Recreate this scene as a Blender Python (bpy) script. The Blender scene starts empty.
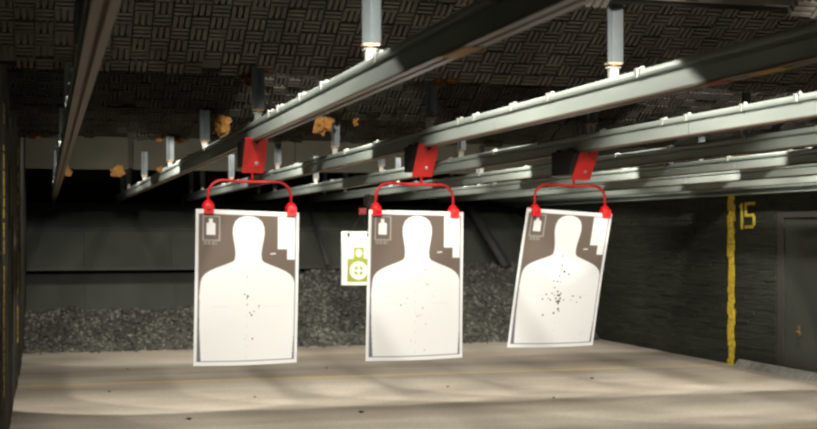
import bpy, bmesh, math, random
from mathutils import Vector, Matrix, noise
R = math.radians
random.seed(7)
S = bpy.context.scene
COL = S.collection
EYE = 1.55

# ------------------------------------------------------------------ materials
def mat(name, color, rough=0.7, metal=0.0, noise_amt=0.0, noise_scale=8.0, color2=None, stretch=(1, 1, 1),
        bump=0.0, bump_scale=60.0, spec=0.5):
    m = bpy.data.materials.new(name); m.use_nodes = True
    nt = m.node_tree; b = nt.nodes['Principled BSDF']
    b.inputs['Base Color'].default_value = (*color, 1)
    b.inputs['Roughness'].default_value = rough
    b.inputs['Metallic'].default_value = metal
    b.inputs['Specular IOR Level'].default_value = spec
    if noise_amt > 0 or bump > 0:
        tc = nt.nodes.new('ShaderNodeTexCoord'); mp = nt.nodes.new('ShaderNodeMapping')
        mp.inputs['Scale'].default_value = stretch
        nt.links.new(tc.outputs['Object'], mp.inputs['Vector'])
        if noise_amt > 0:
            n = nt.nodes.new('ShaderNodeTexNoise'); n.inputs['Scale'].default_value = noise_scale
            n.inputs['Detail'].default_value = 6
            nt.links.new(mp.outputs['Vector'], n.inputs['Vector'])
            cr = nt.nodes.new('ShaderNodeValToRGB')
            cr.color_ramp.elements[0].position = 0.5 - 0.25; cr.color_ramp.elements[1].position = 0.5 + 0.25
            c2 = color2 or tuple(c * (1 - noise_amt) for c in color)
            cr.color_ramp.elements[0].color = (*c2, 1); cr.color_ramp.elements[1].color = (*color, 1)
            nt.links.new(n.outputs['Fac'], cr.inputs['Fac'])
            nt.links.new(cr.outputs['Color'], b.inputs['Base Color'])
        if bump > 0:
            n2 = nt.nodes.new('ShaderNodeTexNoise'); n2.inputs['Scale'].default_value = bump_scale
            n2.inputs['Detail'].default_value = 4
            nt.links.new(mp.outputs['Vector'], n2.inputs['Vector'])
            bp = nt.nodes.new('ShaderNodeBump'); bp.inputs['Strength'].default_value = bump
            bp.inputs['Distance'].default_value = 0.02
            nt.links.new(n2.outputs['Fac'], bp.inputs['Height'])
            nt.links.new(bp.outputs['Normal'], b.inputs['Normal'])
    return m

M = {}
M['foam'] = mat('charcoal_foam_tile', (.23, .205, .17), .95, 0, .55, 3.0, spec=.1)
M['foam_shaded'] = mat('shaded_foam_tile', (.05, .045, .037), .95, 0, .5, 4.0, spec=.1)  # same foam, with the dimmer light of the further baffles in its colour
M['ply'] = mat('dark_backing_board', (.03, .027, .022), .9, 0, .4, 5, spec=.1)
M['olive'] = mat('olive_steel_sheet', (.033, .03, .019), .75, 0, .35, 2.0, spec=.2)
M['insul'] = mat('orange_foam', (.27, .13, .035), .95, 0, .5, 25, bump=.6, bump_scale=40, spec=.1)
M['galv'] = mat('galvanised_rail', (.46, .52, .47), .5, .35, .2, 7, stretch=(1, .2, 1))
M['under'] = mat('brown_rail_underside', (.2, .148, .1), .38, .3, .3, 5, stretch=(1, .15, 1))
M['slot'] = mat('dark_slot', (.16, .118, .08), .8)
M['post'] = mat('grey_strut_steel', (.2, .225, .23), .45, .4, .25, 12)
M['bolt'] = mat('zinc_bolt', (.55, .56, .52), .35, .5)
M['brass'] = mat('coppery_nut', (.55, .36, .22), .4, .6)
M['red'] = mat('red_enamel', (.82, .04, .036), .4, 0, .12, 12)
M['redwire'] = mat('red_rod_paint', (.62, .018, .02), .4)
M['redclamp'] = mat('red_plastic', (.8, .015, .02), .4)
M['black'] = mat('black_steel_housing', (.03, .024, .02), .6, 0, .3, 20)
M['yellow'] = mat('yellow_paint', (.85, .61, .03), .8, 0, .75, 22, color2=(.22, .16, .02))
M['yellow_worn'] = mat('worn_yellow_paint', (.55, .4, .05), .85, 0, .9, 18, color2=(.05, .045, .02))
M['digit'] = mat('yellow_stencil_paint', (.72, .58, .06), .8, 0, .4, 25)
M['mark_yellow'] = mat('yellow_mark', (.6, .33, .03), .6)
M['dull_brass'] = mat('dull_brass', (.16, .1, .04), .6, .3)
M['deepred'] = mat('dark_red_plastic', (.22, .012, .012), .5)
M['mark_red'] = mat('red_mark', (.42, .05, .03), .6)
M['steel'] = mat('dark_backstop_steel', (.055, .06, .047), .7, 0, .4, 1.6, bump=.25, bump_scale=6)
M['brace'] = mat('dark_brace_steel', (.03, .03, .027), .7)
M['wall'] = mat('dark_rubber_wall', (.034, .037, .027), .8, 0, .55, 3.0, stretch=(1, 1.2, 6), bump=1.0, bump_scale=7, spec=.3)
M['wall_l'] = mat('dark_rubber_wall_worn', (.05, .046, .032), .85, 0, .6, 5.0, stretch=(1, 2, 2), bump=.8, bump_scale=10, spec=.3)
M['void'] = mat('dark_wall', (.045, .045, .038), .95, spec=.1)
M['door'] = mat('grey_painted_door', (.04, .043, .035), .6, 0, .2, 2)
M['curb'] = mat('pale_concrete_curb', (.28, .27, .24), .9, 0, .5, 9)
M['ceil'] = mat('dark_ceiling', (.025, .024, .02), .95, spec=.1)
M['scrap'] = mat('dark_scrap', (.05, .045, .04), .8)
M['chip'] = mat('grey_chip', (.24, .235, .195), .9, 0, .6, 2.5)
M['chipd'] = mat('black_rubber_chip', (.035, .035, .03), .9)
M['white'] = mat('white_paper', (.82, .82, .8), .8)

def floor_material():
    m = bpy.data.materials.new('worn_concrete_floor'); m.use_nodes = True
    nt = m.node_tree; b = nt.nodes['Principled BSDF']; L = nt.links
    b.inputs['Roughness'].default_value = .75; b.inputs['Specular IOR Level'].default_value = .3
    tc = nt.nodes.new('ShaderNodeTexCoord')
    def nz(scale, stretch, detail=6):
        mp = nt.nodes.new('ShaderNodeMapping'); mp.inputs['Scale'].default_value = stretch
        L.new(tc.outputs['Object'], mp.inputs['Vector'])
        n = nt.nodes.new('ShaderNodeTexNoise'); n.inputs['Scale'].default_value = scale; n.inputs['Detail'].default_value = detail
        L.new(mp.outputs['Vector'], n.inputs['Vector']); return n.outputs['Fac']
    def ramp(f, stops):
        r = nt.nodes.new('ShaderNodeValToRGB')
        while len(r.color_ramp.elements) < len(stops): r.color_ramp.elements.new(.5)
        for e, (p, c) in zip(r.color_ramp.elements, stops):
            e.position = p; e.color = (*c, 1)
        L.new(f, r.inputs['Fac']); return r.outputs['Color']
    def mix(a, c, fac, mode='MULTIPLY'):
        x = nt.nodes.new('ShaderNodeMix'); x.data_type = 'RGBA'; x.blend_type = mode
        x.inputs['Factor'].default_value = fac
        L.new(a, x.inputs['A']); L.new(c, x.inputs['B']); return x.outputs['Result']
    base = ramp(nz(1.0, (.25, 1.1, 1)), [(.3, (.235, .203, .162)), (.5, (.325, .288, .235)), (.7, (.375, .338, .28))])
    blot = ramp(nz(.55, (.7, 1.6, 1)), [(.38, (.62, .6, .56)), (.6, (1, 1, 1))])
    fine = ramp(nz(26, (1, 1, 1)), [(.3, (.78, .77, .75)), (.6, (1, 1, 1))])
    c = mix(mix(base, blot, .7), fine, .8)
    L.new(c, b.inputs['Base Color'])
    bp = nt.nodes.new('ShaderNodeBump'); bp.inputs['Strength'].default_value = .15
    L.new(nz(40, (1, 1, 1)), bp.inputs['Height']); L.new(bp.outputs['Normal'], b.inputs['Normal'])
    return m
M['floor'] = floor_material()
M['floorline'] = mat('faded_yellow_floor_line', (.6, .42, .05), .8, 0, .45, 3, color2=(.42, .32, .12), stretch=(1, 8, 1))

M['joint'] = mat('brown_floor_joint', (.17, .115, .085), .9, 0, .3, 5)

def printed_material():
    m = bpy.data.materials.new('printed_paper'); m.use_nodes = True
    nt = m.node_tree; b = nt.nodes['Principled BSDF']
    a = nt.nodes.new('ShaderNodeAttribute'); a.attribute_name = 'ink'
    nt.links.new(a.outputs['Color'], b.inputs['Base Color'])
    b.inputs['Roughness'].default_value = .7; b.inputs['Specular IOR Level'].default_value = .2
    return m
M['print'] = printed_material()

# ------------------------------------------------------------------ mesh builder
class MB:
    def __init__(self): self.v = []; self.f = []; self.mi = []; self.sm = []
    def add(self, vs, fs, mi=0, smooth=False):
        o = len(self.v); self.v += [tuple(p) for p in vs]
        for f in fs: self.f.append(tuple(i + o for i in f)); self.mi.append(mi); self.sm.append(smooth)
        return self
    def box(self, x0, x1, y0, y1, z0, z1, mi=0, T=None):
        vs = [Vector(p) for p in ((x0,y0,z0),(x1,y0,z0),(x1,y1,z0),(x0,y1,z0),(x0,y0,z1),(x1,y0,z1),(x1,y1,z1),(x0,y1,z1))]
        if T: vs = [T @ p for p in vs]
        return self.add(vs, [(0,3,2,1),(4,5,6,7),(0,1,5,4),(1,2,6,5),(2,3,7,6),(3,0,4,7)], mi)
    def prism(self, poly, axis, a, b, mi=0, smooth=False):
        """poly: 2-D points; axis 'y': (x,z) extruded along y; 'x': (y,z) along x; 'z': (x,y) along z."""
        def P(p, t):
            return {'y': (p[0], t, p[1]), 'x': (t, p[0], p[1]), 'z': (p[0], p[1], t)}[axis]
        n = len(poly); vs = [P(p, a) for p in poly] + [P(p, b) for p in poly]
        fs = [(i, (i+1) % n, n + (i+1) % n, n + i) for i in range(n)]
        self.add(vs, fs, mi, smooth)
        self.add(vs, [tuple(range(n)), tuple(range(2*n-1, n-1, -1))], mi); return self
    def tube(self, pts, r, n=10, mi=0, closed=False):
        pts = [Vector(p) for p in pts]; rs = r if isinstance(r, (list, tuple)) else [r] * len(pts)
        rings = []; up = None
        for i, p in enumerate(pts):
            t = (pts[min(i+1, len(pts)-1)] - pts[max(i-1, 0)]).normalized()
            if up is None: up = t.orthogonal().normalized()
            up = (up - t * up.dot(t)).normalized(); w = t.cross(up)
            rings.append([p + rs[i] * (math.cos(2*math.pi*k/n) * up + math.sin(2*math.pi*k/n) * w) for k in range(n)])
        vs = [q for rg in rings for q in rg]; fs = []
        for i in range(len(pts) - 1):
            for k in range(n):
                fs.append((i*n+k, i*n+(k+1) % n, (i+1)*n+(k+1) % n, (i+1)*n+k))
        self.add(vs, fs, mi, True)
        self.add(vs, [tuple(range(n-1, -1, -1)), tuple((len(pts)-1)*n + k for k in range(n))], mi)
        return self
    def build(self, name, material, parent=None, bevel=0):
        me = bpy.data.meshes.new(name); me.from_pydata(self.v, [], self.f)
        ms = material if isinstance(material, (list, tuple)) else [material]
        for m in ms: me.materials.append(m)
        me.polygons.foreach_set('material_index', self.mi); me.polygons.foreach_set('use_smooth', self.sm)
        bm = bmesh.new(); bm.from_mesh(me); bmesh.ops.remove_doubles(bm, verts=bm.verts, dist=1e-6)
        bmesh.ops.recalc_face_normals(bm, faces=bm.faces); bm.to_mesh(me); bm.free(); me.update()
        o = bpy.data.objects.new(name, me); COL.objects.link(o)
        if parent: o.parent = parent
        if bevel:
            bv = o.modifiers.new('bevel', 'BEVEL'); bv.width = bevel; bv.segments = 2; bv.limit_method = 'ANGLE'
        return o

def tag(o, label=None, cat=None, group=None, kind=None):
    if label: o['label'] = label
    if cat: o['category'] = cat
    if group: o['group'] = group
    if kind: o['kind'] = kind
    return o
def empty(name, loc=(0, 0, 0)):
    o = bpy.data.objects.new(name, None); o.location = loc; o.empty_display_size = .1; COL.objects.link(o); return o
def struct(o): o['kind'] = 'structure'; return o
def copy_thing(o, loc):
    c = o.copy(); COL.objects.link(c); c.location = loc
    for ch in o.children:
        d = ch.copy(); COL.objects.link(d); d.parent = c
        for g in ch.children:
            e = g.copy(); COL.objects.link(e); e.parent = d
    return c

XL, XR = -.27, 7.8           # side walls
# ------------------------------------------------------------------ the setting
m = MB()
yl = [-2, 9.115, 9.165, 13.69, 13.745, 14.5, 14.53, 18.2]
for i in range(len(yl) - 1):
    mi = 1 if i in (1, 3) else 2 if i == 5 else 0
    vs = [(-1.4, yl[i], 0), (XR, yl[i], 0), (XR, yl[i+1], 0), (-1.4, yl[i+1], 0)]
    m.add(vs, [(0, 1, 2, 3)], mi)
m.add([(-1.4, 18.2, 0), (XR, 18.2, 0), (XR, 24, 0), (-1.4, 24, 0)], [(0, 1, 2, 3)], 0)
m.box(-1.4, XR, -2, 24, -.2, -.02, 0)
struct(m.build('floor', [M['floor'], M['floorline'], M['joint']]))
struct(MB().box(-1.5, XR + .15, -2, 24, 3.3, 3.5).build('ceiling', M['ceil']))
# right wall, with an opening for the side door
DY0, DY1, DZ = 10.9, 12.62, 1.715
m = MB()
m.box(XR, XR + .15, DY1, 24, 0, 3.3); m.box(XR, XR + .15, -2, DY0, 0, 3.3); m.box(XR, XR + .15, DY0, DY1, DZ, 3.3)
# horizontal rubber lap boards
z = .02
rr = random.Random(3)
while z < 3.2:
    h = rr.uniform(.03, .07)
    for (a, b_) in ((-2, DY0), (DY1, 20.9)):
        if z > DZ and a == -2: b_ = 20.9
        if z > DZ and a == DY1: continue
        y = a + (0 if a == -2 else .16)
        while y < b_ - .01:
            ln = min(rr.uniform(.12, .6), b_ - (.16 if (b_ == DY0) else 0) - y)
            if ln < .02: break
            d = rr.uniform(.003, .015)
            m.box(XR - d, XR + .01, y + .001, y + ln - .001, z + .0015, z + h - .0015)
            y += ln
    z += h
wr = struct(m.build('wall_right', M['wall']))
# yard line and number painted on the wall
m = MB(); z = 0.0
while z < 2.6:
    h = rr.uniform(.05, .085)
    j = rr.uniform(-.02, .02); k = rr.uniform(-.02, .02)
    if rr.random() < .96:
        m.box(XR - .027, XR - .021, 13.65 + j, 13.79 + k, z, z + h * rr.choice((.93, 1, 1)))
    z += h
o = m.build('yard_line', M['yellow'], wr); o['label'] = 'vertical yellow painted line'
def seg(m, y0, y1, z0, z1): m.box(XR - .028, XR - .021, y0, y1, z0, z1)
m = MB()
seg(m, 13.455, 13.5, 1.595, 1.895); seg(m, 13.5, 13.53, 1.84, 1.87)
o = m.build('painted_digit', M['digit'], wr); o['label'] = 'yellow stencilled numeral one'
m = MB()
ya, yb = 13.19, 13.41         # larger y is further left in the view
seg(m, ya, yb, 1.87, 1.903); seg(m, yb - .045, yb, 1.765, 1.87); seg(m, ya + .03, yb, 1.737, 1.77)
seg(m, ya, ya + .045, 1.635, 1.745); seg(m, ya + .03, yb, 1.603, 1.636)
o = m.build('painted_digit', M['digit'], wr); o['label'] = 'yellow stencilled numeral five'
# side door
d = struct(MB().box(XR + .008, XR + .06, DY0 + .005, DY1 - .005, 0.01, DZ - .005).build('door_1', M['door'], bevel=.006))
m = MB()
for a, b_ in ((DY0 - .09, DY0), (DY1, DY1 + .12)): m.box(XR - .01, XR + .005, a, b_, 0, DZ + .07)
m.box(XR - .01, XR + .005, DY0, DY1, DZ, DZ + .07)
struct(m.build('trim_1', M['void'], bevel=.004))
m = MB().box(XR + .0, XR + .008, 12.32, 12.36, .43, .55)
m.tube([(XR + .005, 12.34, .49), (XR - .03, 12.34, .49), (XR - .037, 12.3, .485), (XR - .037, 12.24, .48)], .009)
m.build('door_handle', M['dull_brass'], d)
# base curb, broken pale concrete strip
m = MB(); y = 8.5
while y < 13.55:
    ln = rr.uniform(.15, .5)
    m.prism([(XR - .02, 0), (XR - rr.uniform(.06, .1), 0), (XR - rr.uniform(.03, .05), rr.uniform(.035, .075)), (XR - .02, .085)], 'y', y, min(y + ln, 13.55))
    y += ln
struct(m.build('baseboard_right', M['curb']))
# left wall: set back near the firing line, then a long cladded run close to the lens
m = MB(); m.box(XL - .15, XL - .012, 7.5, 24, 0, 3.3); m.box(-1.4, -1.3, -2, 7.6, 0, 3.3); m.box(-1.4, XL - .012, 7.5, 7.6, 0, 3.3)
y = 7.5
while y < 20.8:
    w = rr.uniform(.3, .62); z = 0.0
    while z < 3.28:
        h = min(rr.uniform(.3, .62), 3.3 - z)
        dd = rr.uniform(0, .012)
        m.box(XL - .02, XL - .012 + dd, y + .004, min(y + w, 20.8) - .004, z + .004, z + h - .004)
        z += h
    y += w
wl = struct(m.build('wall_left', M['wall_l']))
for yy in (9.14, 13.72):
    m = MB(); z = .45
    while z < 2.4:
        h = rr.uniform(.05, .09)
        if rr.random() < .85: m.box(XL - .002, XL + .003, yy - .09 + rr.uniform(-.02, .02), yy + .09, z, z + h * rr.uniform(.6, 1))
        z += h
    o = m.build('yard_line', M['yellow_worn'], wl); o['label'] = 'worn yellow painted dashes'
struct(MB().box(-1.5, XR + .15, -2.15, -2, 0, 3.3).build('wall_front', M['void']))

# backstop: stepped steel plates leaning back
wb = struct(MB().box(-1.4, XR + .15, 22.6, 22.8, 0, 3.3).build('wall_back', M['void']))
def plate(name, y0, z0, y1, z1, material):
    """leaning sheet from lower edge to upper edge, with a folded lip and lap joints"""
    m = MB(); t = .03
    xs = [XL, .55, 1.83, 3.05, 4.3, 5.5, 6.7, XR]
    for i in range(len(xs) - 1):
        off = .008 * (i % 2)
        m.prism([(y0 - off, z0), (y1 - off, z1), (y1 - off + t, z1), (y0 - off + t, z0)], 'x', xs[i] + .002, xs[i+1] - .002)
    m.box(XL, XR, y0 - .06, y0 + .02, z0 - .03, z0 + .012)
    return m.build(name, material, wb)
plate('steel_plate', 19.0, .36, 19.35, .80, M['steel'])
plate('steel_plate', 19.75, 1.03, 20.15, 1.57, M['steel'])
plate('steel_plate', 20.5, 1.61, 20.9, 2.02, M['steel'])
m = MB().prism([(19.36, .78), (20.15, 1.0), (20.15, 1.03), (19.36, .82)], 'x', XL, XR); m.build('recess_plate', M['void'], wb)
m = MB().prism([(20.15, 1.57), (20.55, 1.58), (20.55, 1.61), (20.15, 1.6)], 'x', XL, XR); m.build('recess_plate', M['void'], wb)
# sloping braces that run down the backstop face
def X_at(px, D): return D * math.tan(math.atan((px - 408.5) / 1300) + R(15.6))
def brace(pa, pb, ya, yb, za, zb, w):
    a = Vector((X_at(pa, ya), ya, za)); b_ = Vector((X_at(pb, yb), yb, zb))
    m = MB(); m.tube([a, b_], w, 4); return m.build('brace', M['brace'], wb)
brace(311, 328, 20.3, 19.2, 1.92, 1.05, .045)
brace(470, 507, 20.2, 19.2, 1.95, 1.0, .09)

# granulated rubber and lead berm at the foot of the backstop: uncountable
def mound_h(x, y):
    t = min(1, max(0, (x - 2.3) / 1.7)); t = t * t * (3 - 2 * t)
    t2 = min(1, max(0, (x - 5.2) / 1.2))
    top = .44 + .50 * t + .08 * t2
    front = 17.55 + .12 * noise.noise(Vector((x * .8, 0, 0)))
    back = front + .95 + .75 * t
    s = min(1, max(0, (y - front) / (back - front)))
    h = top * (1 - (1 - s) ** 1.35)
    return h + .09 * noise.noise(Vector((x * 1.6, y * 1.6, 1))) * s + .02 * noise.noise(Vector((x * 7, y * 7, 4)))
m = MB(); nx, ny = 230, 90
vs = [(XL + (XR - XL) * i / nx, 17.4 + 2.9 * j / ny, max(-.01, mound_h(XL + (XR - XL) * i / nx, 17.4 + 2.9 * j / ny))) for j in range(ny + 1) for i in range(nx + 1)]
fs = [(j*(nx+1)+i, j*(nx+1)+i+1, (j+1)*(nx+1)+i+1, (j+1)*(nx+1)+i) for j in range(ny) for i in range(nx)]
m.add(vs, fs, 0, True)
rc = random.Random(11)
OCT = [(1,0,0),(-1,0,0),(0,1,0),(0,-1,0),(0,0,1),(0,0,-1)]
OF = [(0,2,4),(2,1,4),(1,3,4),(3,0,4),(2,0,5),(1,2,5),(3,1,5),(0,3,5)]
n = 0
while n < 17000:
    x = rc.uniform(XL, XR); y = rc.uniform(17.25, 19.9); h = mound_h(x, y)
    if y < 17.5:
        if rc.random() < .93: continue
        h = 0
    h = max(h, 0)
    s = rc.uniform(.008, .026) * (1.5 if rc.random() < .12 else 1)
    mm = Matrix.Translation((x, y, h + s * .3)) @ Matrix.Rotation(rc.uniform(0, 6.28), 4, (rc.random(), rc.random(), rc.random() + .01)) @ Matrix.Diagonal((s * rc.uniform(.6, 1.6), s, s * rc.uniform(.5, 1), 1))
    m.add([mm @ Vector(p) for p in OCT], OF, rc.choices((0, 1, 2), (3, 4 + 9 * max(0, noise.noise(Vector((x * 2.2, y * 2.2, 9)))) * 2, 3 + 9 * max(0, -noise.noise(Vector((x * 2.2, y * 2.2, 9))))))[0]); n += 1
M['gran'] = mat('granulated_rubber', (.10, .098, .08), .95, 0, .7, 12, bump=.8, bump_scale=30, spec=.2)
tag(m.build('rubber_berm', [M['gran'], M['chipd'], M['chip']]), 'loose bank of grey and black rubber granules heaped at foot of backstop', 'rubber granules', kind='stuff')

# dark scraps lying on the floor
scrap_spots = [(1.15, 10.9, .03), (2.62, 10.9, .035), (3.9, 12.5, .02), (1.9, 12.2, .02), (4.6, 11.4, .02), (.6, 13.0, .02), (3.1, 14.6, .02), (5.6, 12.8, .025), (2.3, 15.6, .02), (.9, 15.1, .02)]
first = None
for i, (x, y, s) in enumerate(scrap_spots):
    if first is None:
        m = MB(); q = [Vector(p) * (1 + .3 * rc.uniform(-1, 1)) for p in OCT]
        m.add([(p.x, p.y * .8, p.z * .35 + .35) for p in q], OF)
        first = m.build('floor_scrap', M['scrap']); o = first
    else:
        o = first.copy(); COL.objects.link(o)
    o.location = (x, y, 0); o.scale = (s, s, s); o.rotation_euler.z = i * 1.3
    tag(o, 'small dark scrap of bullet debris lying on the bare concrete floor', 'scrap', 'scraps on the concrete floor')

# ------------------------------------------------------------------ ceiling baffles
BAF = [4.65, 7.2, 9.8, 12.4]
INC = R(30); BH = EYE + .92; LEN = 1.62; BLK = .0977
U = Vector((0, -math.cos(INC), math.sin(INC))); NRM = Vector((0, -math.sin(INC), -math.cos(INC)))
def slope_box(m, x0, x1, t0, t1, n0, n1, mi=0):
    vs = []
    for nn in (n0, n1):
        for (x, t) in ((x0, t0), (x1, t0), (x1, t1), (x0, t1)):
            vs.append(Vector((x, 0, 0)) + U * t + NRM * nn)
    m.add(vs, [(0,1,2,3),(7,6,5,4),(0,4,5,1),(1,5,6,2),(2,6,7,3),(3,7,4,0)], mi)
BXL = XL + .02; BXR = XR - .04
def tile_mesh(seed, ragged):
    q = random.Random(seed); m = MB()
    slope_box(m, BXL, BXR, .012, LEN, 0, .02)
    nx = int((BXR - BXL) / BLK); nt = int(LEN / BLK)
    for i in range(nx):
        for j in range(nt):
            if j == 0 and q.random() < ragged: continue
            if q.random() < .012: continue
            x0 = BXL + i * BLK; t0 = j * BLK - (q.uniform(0, .02) if j == 0 else 0)
            hh = .052 + q.uniform(-.006, .006)
            for k in range(3):
                a = BLK * (k + .17) / 3; b_ = BLK * (k + .78) / 3
                if (i + j) % 2: slope_box(m, x0 + a, x0 + b_, t0 + .004, t0 + BLK - .004, .018, hh)
                else: slope_box(m, x0 + .004, x0 + BLK - .004, t0 + a, t0 + b_, .018, hh)
    return m
def lump(m, c, sx, sy, sz, seed):
    bm = bmesh.new(); bmesh.ops.create_icosphere(bm, subdivisions=3, radius=1)
    for v in bm.verts:
        k = .95 + .75 * noise.noise(v.co * 1.9 + Vector((seed, 0, 0))) + .55 * noise.noise(v.co * 4 + Vector((0, seed, 0)))
        v.co = Vector((v.co.x * sx * k, v.co.y * sy * k, v.co.z * sz * k)) + Vector(c)
    vs = [v.co.copy() for v in bm.verts]; fs = [[v.index for v in f.verts] for f in bm.faces]; bm.free()
    m.add(vs, fs)
torn = {   # pixel column of the photograph turned into the x where the torn foam hangs below each baffle edge
    7.2: [(247, -.02, .05, .09), (262, .01, .09, .03), (437, -.01, .06, .07), (452, .0, .07, .03)],
    9.8: [(322, -.06, .12, .16), (355, -.02, .03, .08), (221, -.08, .10, .16), (480, -.01, .1, .06), (300, -.02, .05, .05)],
    12.4: [(168, .08, .05, .2), (177, -.02, .12, .05), (158, .0, .05, .05), (35, .0, .12, .06), (230, -.03, .1, .05)]}
blabels = {4.65: 'nearest sloping baffle of tiled foam, ragged lower edge at the top right corner',
           7.2: 'large sloping baffle of grey foam tiles filling the top, nearest whole one',
           9.8: 'darker foam tiled baffle hanging just behind the large front baffle',
           12.4: 'dim foam tiled baffle with ragged edge in front of the olive sheet'}
for D in BAF:
    root = empty('ceiling_baffle', (0, D, BH))
    tag(root, blabels[D], 'ceiling baffle', 'sloping ceiling baffles')
    tile_mesh(int(D * 10), {4.65: .5, 7.2: .08, 9.8: .15, 12.4: .35}[D]).build('tile_panel', M['foam'] if D < 9 else M['foam_shaded'], root)
    m = MB(); slope_box(m, BXL, BXR, 0.012, LEN, -.03, -.001); m.build('backing_board', M['ply'], root)
    m = MB(); slope_box(m, BXL, BXR, -.03, .012, -.05, .01); m.build('edge_strip', M['ply'], root)
    for i, (px, dz, w, h) in enumerate(torn.get(D, [])):
        m = MB(); lump(m, (X_at(px, D), -.02, dz - .03), w * .6, .04, h * .55, i * 3.7 + D)
        o = m.build('torn_foam', M['insul'], root); o['label'] = 'orange torn foam tuft'
# plain olive steel sheet hanging further back
root = empty('deflector_sheet', (0, 17.6, EYE + .84))
tag(root, 'plain olive steel sheet hanging behind the foam baffles', 'deflector')
m = MB()
xs = [XL + .01, 1.06, 1.12, 3.3, 5.6, XR - .03]
for i in range(len(xs) - 1):
    if i == 1: continue
    m.box(xs[i] + .005, xs[i+1] - .005, 0, .02, 0, .905)
m.build('sheet', M['olive'], root)
m = MB().box(XL + .01, XR - .03, .02, .06, .02, .905); m.build('frame', M['ply'], root)
for i, (px, w) in enumerate([(65, .1), (117, .12), (160, .05), (118, .08)]):
    m = MB(); lump(m, (X_at(px, 17.6), -.0, -.02), w * .7, .03, .06, i + 20)
    o = m.build('torn_foam', M['insul'], root); o['label'] = 'rusty orange foam tuft'

# ------------------------------------------------------------------ rails
RX = [.1, 1.09, 2.144, 3.21, 4.27, 5.33, 6.39, 7.4]
RW = .056; RZ = EYE + .507; RTOP = EYE + .613
ORD = ['first', 'second', 'third', 'fourth', 'fifth', 'sixth', 'seventh', 'eighth']
RY0, RY1 = .6, 21.6
clip_y = [3.15, 4.35, 5.25, 5.72, 6.28, 6.55, 7.35, 8.4, 9.3, 10.4, 11.3, 12.6, 13.8, 15.0, 16.2]
rail_labels = ['leftmost ceiling rail, brown underside, running away beside the left wall',
    'second ceiling rail from left, carrying the left red carrier',
    'third ceiling rail from left, carrying the middle red carrier',
    'fourth ceiling rail from left, carrying the right red carrier',
    'fifth ceiling rail from left, with the far small green target under it',
    'sixth ceiling rail from left, third from the right wall',
    'seventh ceiling rail from left, next to the last one',
    'rightmost ceiling rail, the one closest to the right wall']
def make_rail(k):
    root = empty('target_rail', (RX[k], 0, RZ)); w = RW
    tag(root, rail_labels[k], 'rail', 'ceiling target rails')
    joints = [RY0, 3.1, 6.1, 9.15 + .1 * (k % 3), 12.2, 15.2, 18.2, RY1]
    m = MB()
    for a, b_ in zip(joints[:-1], joints[1:]):
        # boxed web with a recessed neck under the head
        m.prism([(0, .006), (0, .06), (.012, .066), (.012, .077), (w - .012, .077), (w - .012, .066), (w, .06), (w, .006)], 'y', a + .004, b_ - .004)
    m.build('web', M['galv'], root)
    m = MB()
    c = .019
    prof = [(-.004, .077), (-.006, .087), (-.004, .099), (.006, .106), (w - .006, .106), (w + .004, .099), (w + .006, .087), (w + .004, .077)]
    for a, b_ in zip(joints[:-1], joints[1:]): m.prism(prof, 'y', a + .003, b_ - .003, 0)
    m.build('head', M['galv'], root)
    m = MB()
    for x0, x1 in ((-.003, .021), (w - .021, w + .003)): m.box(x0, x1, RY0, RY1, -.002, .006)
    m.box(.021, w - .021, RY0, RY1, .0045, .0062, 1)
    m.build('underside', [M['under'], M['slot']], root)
    for i, y in enumerate(clip_y):
        y = y + ((k * 37) % 11) * .04 - .2
        m = MB()
        m.box(-.012, -.0055, y - .013, y + .013, .074, .109); m.box(-.012, w + .008, y - .013, y + .013, .1055, .111)
        m.tube([(w * .3, y, .11), (w * .3, y, .119)], .010, 6)
        m.build('clip', M['bolt'], root, bevel=.002)
    MB().box(.004, w - .004, RY1 - .03, RY1 - .012, -.1, .0).build('end_stop', M['galv'], root)
    rail_marks = {1: [(3.35, .22, 'mark_yellow')], 2: [(3.5, .2, 'mark_yellow'), (3.86, .14, 'mark_red')], 4: [(7.4, .2, 'mark_yellow')]}  # small yellow and red patches on the underside
    for y, ln, mm in rail_marks.get(k, []):
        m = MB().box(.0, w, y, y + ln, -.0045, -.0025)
        o = m.build('rail_mark', M[mm], root); o['label'] = ('red' if mm == 'mark_red' else 'yellow') + ' mark'
    return root
for k in range(8): make_rail(k)

# long steel channel bolted along the right wall just below the rails
root = empty('wall_channel', (XR - .03, 0, EYE + .44))
tag(root, 'long grey steel channel fixed along the right wall just under the rails', 'steel channel')
m = MB(); j = [3, 6.05, 9.1, 12.15, 15.2, 18.25, 21.5]
for a, b_ in zip(j[:-1], j[1:]):
    m.prism([(0, 0), (-.13, 0), (-.13, .012), (-.05, .012), (-.05, .06), (-.13, .06), (-.13, .075), (0, .075)], 'y', a + .004, b_ - .004)
m.build('channel', M['galv'], root)
for y in [4.5 + 1.52 * i for i in range(11)]:
    MB().box(-.09, -.06, y - .02, y + .02, .075, .1).build('bracket', M['bolt'], root)

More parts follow.
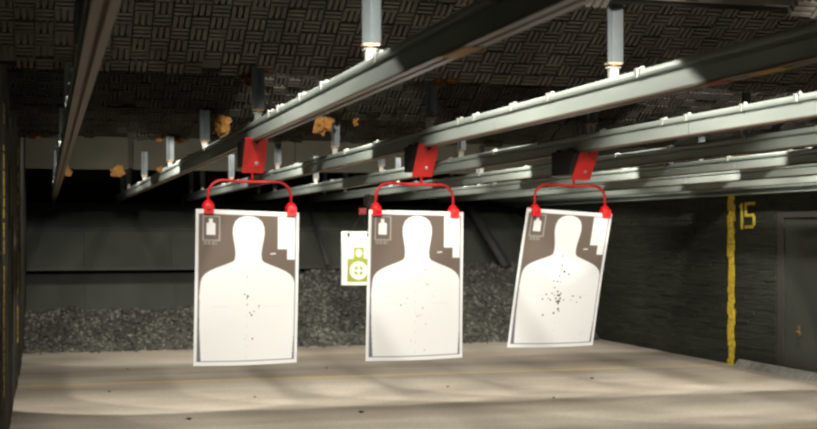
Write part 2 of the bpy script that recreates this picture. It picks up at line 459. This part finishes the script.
# ------------------------------------------------------------------ hanger posts
def make_hanger(L):
    root = empty('rail_hanger')          # origin on top of the rail head
    t = .004; z0 = .06; z1 = L
    prof = [(-.032, -.032), (.004, .006), (.034, -.022), (.037, -.019), (.005, .011), (-.035, -.029)]
    MB().prism(prof, 'z', z0, z1).build('post', M['post'], root)
    m = MB().box(-.03, .03, -.025, .012, z0 - .004, z0 + .002)
    m.tube([(0, -.006, .03), (0, -.006, z0 + .006)], .0075, 8); m.build('threaded_rod', M['brass'], root)
    m = MB().tube([(0, -.006, .048), (0, -.006, .062)], .018, 6); m.build('nut', M['brass'], root)
    m = MB().box(-.026, .026, -.024, .012, .0395, .046)
    m.box(-.018, .018, -.02, .01, -.002, .0395); m.build('clevis', M['bolt'], root, bevel=.003)
    return root
HD = [4.56, 7.12, 9.72, 12.32, 15.6, 18.6, 20.1]
HL = [.32, .285, .285, .285, .34, .6, .6]
where = ['nearest the camera', 'under the large front baffle edge', 'under the second dark baffle edge', 'under the third dim baffle edge',
         'in front of the olive sheet', 'just behind the olive sheet', 'at the far rail end']
protos = {}
for j, (D, L) in enumerate(zip(HD, HL)):
    for k in range(8):
        loc = (RX[k] + RW / 2, D + (-.04, -.04 if j != 2 else -.16, .2, .3, .3, .25, .3, .25)[k], RTOP)
        if j not in protos: protos[j] = make_hanger(L); protos[j].location = loc; o = protos[j]
        else: o = copy_thing(protos[j], loc)
        tag(o, 'steel hanger post %s, on the %s rail from left' % (where[j], ORD[k]), 'hanger', 'steel rail hangers')

# ------------------------------------------------------------------ carriers
def carrier(k, D, label, bow=None, back=.2, sh=0, plate_mat='red'):
    cx = RX[k] + RW / 2
    root = empty('target_carrier', (cx, D, RZ)); tag(root, label, 'target carrier', 'red target carriers on the rails')
    hw = .0625
    # slanted red face plate with a V notch: lower edge at y=0, top nearer the firing line
    zb, zt = -.168, .014; lean = -.15
    def P(x, s, n=0): return Vector((x + sh, lean * s + n * .77, zb + (zt - zb) * s + n * .63))
    poly = [(-hw, 0), (hw, 0), (hw, 1), (.032, 1), (.004, .83), (-.028, 1), (-hw, 1)]
    m = MB(); n = len(poly)
    fr = [P(x, s, -.004) for x, s in poly]; bk = [P(x, s, .004) for x, s in poly]
    m.add(fr + bk, [tuple(range(n)), tuple(range(2*n-1, n-1, -1))] + [(i, i+n, (i+1) % n + n, (i+1) % n) for i in range(n)])
    fp = m.build('front_plate', M[plate_mat], root)
    m = MB(); c = P(.012, .3, -.006); e = P(.012, .3, -.014); m.tube([c, e], .011, 6); m.build('bolt', M['bolt'], fp)
    # dark housing behind it
    m = MB()
    m.prism([(-.03, zb + .03), (back, zb + .03), (back, -.008), (-.125, -.008)], 'x', -hw + .004, hw - .004 + sh)
    m.box(-hw + .004, -hw + .012, -.125, back, -.012, .016)
    h = m.build('housing', M['black'], root, bevel=.004)
    for y in (-.02, back - .07):
        MB().box(-.018, .018, y - .025, y + .025, -.022, -.004).build('trolley_block', M['black'], root)
    for sx in (-1, 1):
        for y in (-.02, back - .07):
            m = MB().tube([(sx * .024, y, .012), (sx * .048, y, .012)], [.018, .018], 14)
            m.box(min(sx*.034, sx*.044), max(sx*.034, sx*.044), y - .012, y + .012, -.03, .008)
            m.build('roller', M['black'], root)
    if bow is None: return root
    xl, xr, zc_l, zc_r, ztop = bow    # clamp x offsets, clamp heights and bow height (absolute z), relative to the rod
    zl, zr, zz = zc_l - RZ, zc_r - RZ, ztop - RZ
    m = MB().tube([(0, .015, zb + .045), (0, .015, zz)], .008, 8); m.build('rod', M['redwire'], root)
    rad = .085; pts = [(xl, .015, zl)]
    for i in range(9):
        a = math.pi - i / 8 * math.pi / 2
        pts.append((xl + rad + rad * math.cos(a), .015, zz - rad * .95 + rad * .95 * math.sin(a)))
    for i in range(1, 6):
        t = i / 6; pts.append((xl + rad + (xr - xl - 2 * rad) * t, .015, zz - .004 * math.sin(t * 3.1) - .006 * t))
    for i in range(9):
        a = math.pi / 2 - i / 8 * math.pi / 2
        pts.append((xr - rad + rad * math.cos(a), .015, zz - .006 - rad * .95 + rad * .95 * math.sin(a)))
    pts.append((xr, .015, zr))
    MB().tube(pts, .0085, 10).build('bow', M['redwire'], root)
    for x, z in ((xl, zl), (xr, zr)):
        m = MB()
        m.tube([(x, .012, z + .04), (x, .012, z + .028), (x, .012, z + .012), (x, .012, z - .01), (x, .012, z - .026), (x, .012, z - .034)], [.012, .024, .034, .036, .032, .018], 14)
        m.box(x - .027, x + .027, -.026, .004, z - .04, z + .012)
        m.tube([(x, -.026, z - .006), (x, -.036, z - .006)], .012, 8)
        m.build('clamp', M['redclamp'], root, bevel=.003)
    return root
D1, D2, D3 = 7.25, 7.48, 7.67
carrier(1, D1, 'left red carrier with bow, holding the leftmost big silhouette target', (-.247, .219, 1.696, 1.684, 1.845))
carrier(2, D2, 'middle red carrier with bow, holding the middle big silhouette target', (-.281, .2, 1.69, 1.68, 1.848), .19)
carrier(3, D3, 'right red carrier with bow, holding the tilted right silhouette target', (-.266, .214, 1.694, 1.688, 1.858), .25, .038)

# ------------------------------------------------------------------ paper targets
def lerp(a, b, t): return a + (b - a) * t
PROF = [(.033, .0), (.037, .05), (.048, .093), (.07, .13), (.105, .150), (.145, .154), (.19, .144), (.24, .13), (.28, .124), (.315, .130),
        (.33, .15), (.35, .22), (.37, .30), (.39, .365), (.41, .41), (.435, .44), (.47, .455), (.55, .463), (.75, .458), (.97, .44), (1.2, .44)]
def half(v, pr):
    if v <= pr[0][0]: return -1
    for (a, x), (b, y) in zip(pr[:-1], pr[1:]):
        if v <= b: return lerp(x, y, (v - a) / (b - a))
    return -1
BOT = [(0, .17), (.24, .17), (.25, .3), (.29, .38), (.36, .41), (1.0, .41)]     # little bottle-like figure, v from 0 to 1
WHITE = (.86, .86, .84); BROWN = (.165, .128, .102); LINE = (.2, .2, .25); GREY = (.36, .33, .3)
def silhouette_ink(u, v):
    c = WHITE
    if .030 < u < .970 and .028 < v < .975:
        if u < .039 or u > .961 or v < .0335 or v > .968: return LINE if v > .3 else BROWN
        h = half(v, PROF)
        if abs(u - .508) > h: c = BROWN if v < .6 else (.16, .155, .18)
        else:
            # faint printed score marks
            if v > .3 and abs(v - .62) < .003 and (.16 < u < .34 or .66 < u < .84) and int(u * 60) % 2: c = (.66, .66, .65)
            if abs(u - .5) < .003 and v > .36 and int(v * 45) % 3 == 0: c = (.7, .7, .69)
        if .065 < u < .235 and .04 < v < .2:
            c = GREY if (u < .078 or u > .222 or v < .048 or v > .192) else BROWN
            q = (v - .058) / .105
            if 0 < q < 1 and abs(u - .145) < half(q, BOT) * .105: c = WHITE
        if .07 < u < .2 and (.205 < v < .211 or .217 < v < .223) and int(u * 110) % 4: c = (.5, .47, .44)
        if (.79 < u < .962 and .034 < v < .245) or (.885 < u < .962 and .2 < v < .312): c = WHITE
        if .72 < u < .775 and abs(v - .275 + (u - .745) * .06) < .004: c = (.75, .73, .7)
    return c
def far_ink(u, v):
    c = (.88, .88, .82); G = (.32, .36, .055)
    if .17 < u < .83 and .50 < v < .935: c = G
    if .355 < u < .665 and .29 < v <= .50: c = G
    if (u - .51) ** 2 + ((v - .40) * 1.3) ** 2 < .0085: c = (.8, .8, .72)
    r = math.hypot(u - .505, (v - .725) * 1.6)
    if r < .265: c = (.88, .88, .82)
    if r < .15 and (abs(u - .505) > .028 and abs(v - .725) > .018): c = G
    return c
def in_hole(u, v, holes):
    for (a, b, r) in holes:
        if (u - a) ** 2 + ((v - b) * 1.52) ** 2 < r * r: return True
    return False
def paper(name, corners, ink, holes, nx, ny, curve, parent=None):
    TL, TR, BL, BR = [Vector(c) for c in corners]
    vs = []; cols = []
    for j in range(ny + 1):
        v = j / ny
        for i in range(nx + 1):
            u = i / nx
            p = lerp(lerp(TL, TR, u), lerp(BL, BR, u), v) + curve(u, v)
            vs.append(p)
            acc = Vector((0, 0, 0)); du, dv = .5 / nx, .5 / ny
            for a, b in ((-.5, -.5), (.5, -.5), (-.5, .5), (.5, .5)):
                uu, vv = u + a * du, v + b * dv
                acc += Vector((.012, .012, .012)) if in_hole(uu, vv, holes) else Vector(ink(uu, vv))
            cols.append(acc / 4)
    m = MB(); fs = [(j*(nx+1)+i, (j+1)*(nx+1)+i, (j+1)*(nx+1)+i+1, j*(nx+1)+i+1) for j in range(ny) for i in range(nx)]
    me = bpy.data.meshes.new(name); me.from_pydata(vs, [], fs); me.materials.append(M['print'])
    me.polygons.foreach_set('use_smooth', [True] * len(fs))
    at = me.attributes.new('ink', 'FLOAT_COLOR', 'POINT')
    at.data.foreach_set('color', [q for c in cols for q in (c.x, c.y, c.z, 1)])
    o = bpy.data.objects.new(name, me); COL.objects.link(o)
    o.modifiers.new('thickness', 'SOLIDIFY').thickness = .0008
    return o
def cv(px, py, x0, x1, y0, y1): return ((px - x0) / (x1 - x0), (py - y0) / (y1 - y0))
def holes1(l, x0, x1, y0, y1, s=.0075): return [(*cv(a, b, x0, x1, y0, y1), s * q) for a, b, q in l]
def curl(amp, k=0):
    def f(u, v): return Vector((0, -amp * math.sin(math.pi * u) * (.3 + .7 * v) - .012 * math.sin(v * 3 + k), -.004 * math.sin(math.pi * u) * v))
    return f
def rel(k, D, a, b, c, d, dy):
    cx = RX[k] + RW / 2
    return [(cx + p[0], D + q, p[1]) for p, q in zip((a, b, c, d), dy)]
H1 = holes1([(172,241,1.3),(164,236,.9),(170,246,.9),(171,262,.8),(200,266,1),(178,284,.9),(182,290,1.1),(188,280,.8),(185,351,1),(170,191,.7),(167,352,.6),(199,271,.5)], 42, 298, 20, 420)
o = paper('silhouette_target', rel(1, D1, (-.318, 1.684), (.262, 1.664), (-.330, .811), (.252, .816), (-.002, -.002, .0, .0)), silhouette_ink, H1, 170, 250, curl(.012, 1))
tag(o, 'leftmost big white silhouette target, widely scattered bullet holes at chest', 'paper target', 'big silhouette paper targets')
H2 = holes1([(197,132,.9),(240,175,.8),(222,201,.5),(245,211,.8),(197,245,.6),(181,262,.9),(190,258,.5),(235,270,.8),(222,290,.7),(229,288,.5),(243,310,.6),(240,375,.6),(206,350,.5),(214,225,.4),(260,240,.4)], 97, 337, 28, 400)
o = paper('silhouette_target', rel(2, D2, (-.331, 1.688), (.258, 1.677), (-.345, .789), (.258, .795), (-.002, -.002, .0, .0)), silhouette_ink, H2, 170, 250, curl(.016, 2))
tag(o, 'middle big white silhouette target, only a few faint holes', 'paper target', 'big silhouette paper targets')
l3 = [(193,148,.7),(192,172,.8),(198,188,1.2),(210,195,.9),(190,183,.5),(185,200,.7),(170,213,.7),(180,214,.8),(188,215,.6),(172,230,.7),(180,240,.9),(150,248,.8),(165,245,.7),
      (180,250,1),(188,245,.8),(140,260,.8),(160,262,.8),(175,258,.9),(182,265,1.5),(180,271,1),(195,262,.7),(220,252,.8),(240,255,.8),(230,268,.6),(180,285,1.1),(182,290,.8),(168,296,1),(140,301,.9),(155,258,.6),(186,258,1),(184,250,1.1),(176,266,.9),(171,250,.6),(215,262,.5)]
H3 = []
for a, b, q in l3:
    v = (b - 30) / 355; H3.append(((a - (100 - 52 * v)) / 226, v, .0105 * q))
o = paper('silhouette_target', rel(3, D3, (-.325, 1.708), (.258, 1.672), (-.455, .832), (.125, .832), (-.002, -.002, .0, .0)), silhouette_ink, H3, 170, 250, curl(.02, 3))
tag(o, 'tilted right silhouette target with dense cluster of bullet holes', 'paper target', 'big silhouette paper targets')

# far small target, under the fifth rail
D5 = 17.3
cx5 = RX[4] + RW / 2
root = carrier(4, D5, 'far small dark carrier with a red clamp above the little green printed target', None, plate_mat='black')
dx = X_at(362.5, D5) - cx5
m = MB().tube([(0, .015, -.14), (dx * .5, .015, -.17), (dx, .015, -.2)], .008, 8); m.build('rod', M['black'], root)
m = MB().box(dx - .05, dx + .05, -.02, .03, -.255, -.165); m.box(dx - .03, dx + .03, -.03, -.02, -.24, -.19)
m.build('clamp', M['deepred'], root, bevel=.008)
xa, xb = X_at(341.3, D5), X_at(375, D5)
m = MB()
for xx in (xa + .1, xb - .1): m.tube([(dx, 0, -.25), (xx - cx5, .0, -.515)], .003, 6)
m.build('wire', M['black'], root)
m = MB()
for xx in (xa + .1, xb - .1): m.box(xx - cx5 - .018, xx - cx5 + .018, -.012, .012, -.56, -.505)
m.build('spring_clip', M['black'], root)
zt = EYE + (234 - 232.3) * 17.6 / 1300
o = paper('bottle_target', [(xa, D5, zt), (xb, D5, zt - .004), (xa, D5, zt - .735), (xb, D5, zt - .735)], far_ink, [], 68, 110, curl(.01, 0))
tag(o, 'small far white sheet with green bottle figure and crosshair circle', 'paper target')

# ------------------------------------------------------------------ lamps of the range and added fill spots
def spot(loc, target, power, size, blend=.15, rad=.04, color=(1, .95, .86)):
    l = bpy.data.lights.new('range_or_fill_spot', 'SPOT'); l.energy = power; l.spot_size = R(size); l.spot_blend = blend
    l.shadow_soft_size = rad; l.color = color
    o = bpy.data.objects.new('range_or_fill_spot', l); COL.objects.link(o); o.location = loc
    o.rotation_euler = (Vector(target) - Vector(loc)).to_track_quat('-Z', 'Y').to_euler(); return o
def strip(y, z, pitch, power, sx, sy, spread=140, color=(1, .95, .86), x=None):
    l = bpy.data.lights.new('lamp_row', 'AREA'); l.shape = 'RECTANGLE'; l.size = sx; l.size_y = sy; l.energy = power; l.color = color
    l.spread = R(spread)
    o = bpy.data.objects.new('lamp_row', l); COL.objects.link(o); o.location = (x if x is not None else (XL + XR) / 2, y, z)
    o.rotation_euler = (R(pitch), 0, 0); return o      # pitch 0 = straight down, positive = down-range
ZL = EYE + 1.5
LANES = [-.0, .55, 1.6, 2.65, 3.7, 4.78, 5.84, 6.88]
def lane(x, y, yaim, power, size, blend=.12): spot((x, y, ZL), (x + .25, yaim, EYE + .5), power, size, blend)
for x, p in zip(LANES[1:], (110, 105, 62, 38, 22, 18, 18)):
    lane(x, 5.75, 5.68, p, 124, .2)                       # bay in front of the large baffle
for x in LANES[1:4]:
    spot((x, 2.3, EYE + 1.24), (x + .55, 4.56, EYE + .84), 300, 13, .1)
for k, D in ((1, 7.25), (2, 7.48), (3, 7.67)):     # added unseen spots that brighten the three silhouette targets
    for dx, p in ((.47, 200), (-.5, 130)):
        spot((RX[k] + .03 + dx, 2.35, EYE + 1.24), (RX[k] + .02, D, EYE - .27), p, 19, .5)
for x, p in ((1.6, 170), (4.78, 200), (5.84, 200)):
    spot((x, 8.2, ZL), (x + .45, 9.5, EYE + .5), p, 62, .15)                          # next bay: only some lamps are on
for x in LANES[1:]:
    spot((x, 10.85, ZL), (x + .25, 12.0, EYE + .03), 360 if x < 1 else 230, 61, .12)
    spot((x, 13.5, ZL), (x + .25, 15.1, EYE + .5), 150 if x < 2 else 110, 52, .2)
for x in (.35, 1.3, 2.3, 3.4, 4.5, 5.6, 6.7):  # added unseen spots that brighten the near floor
    spot((x, 8.3, ZL), (x - .05, 10.3, 0), 270, 58, 1.0, .2)
spot((5.9, 10.9, ZL), (XR, 13.8, 1.25), 160, 44, .8)  # added spot that lifts the yellow line on the right wall
strip(15.6, ZL - .2, 48, 105, 7.4, .2, 150)

W = bpy.data.worlds.new('world'); S.world = W; W.use_nodes = True
W.node_tree.nodes['Background'].inputs[0].default_value = (.6, .6, .5, 1)
W.node_tree.nodes['Background'].inputs[1].default_value = .01

# ------------------------------------------------------------------ camera
cam = bpy.data.cameras.new('camera'); cam.sensor_width = 36; cam.lens = 36 * 1300 / 817
cam.shift_y = 18.5 / 817; cam.clip_start = .05
cam.dof.use_dof = True; cam.dof.focus_distance = 7.6; cam.dof.aperture_fstop = 3.6
co = bpy.data.objects.new('camera', cam); COL.objects.link(co)
co.location = (0, 0, EYE); co.rotation_euler = (R(90), 0, R(-15.6)); S.camera = co
S.view_settings.view_transform = 'Standard'; S.view_settings.look = 'None'
S.view_settings.exposure = .42; S.view_settings.gamma = 1; S.view_settings.use_curve_mapping = False
S.cycles.filter_width = 2.4
S.cycles.sample_clamp_indirect = 4
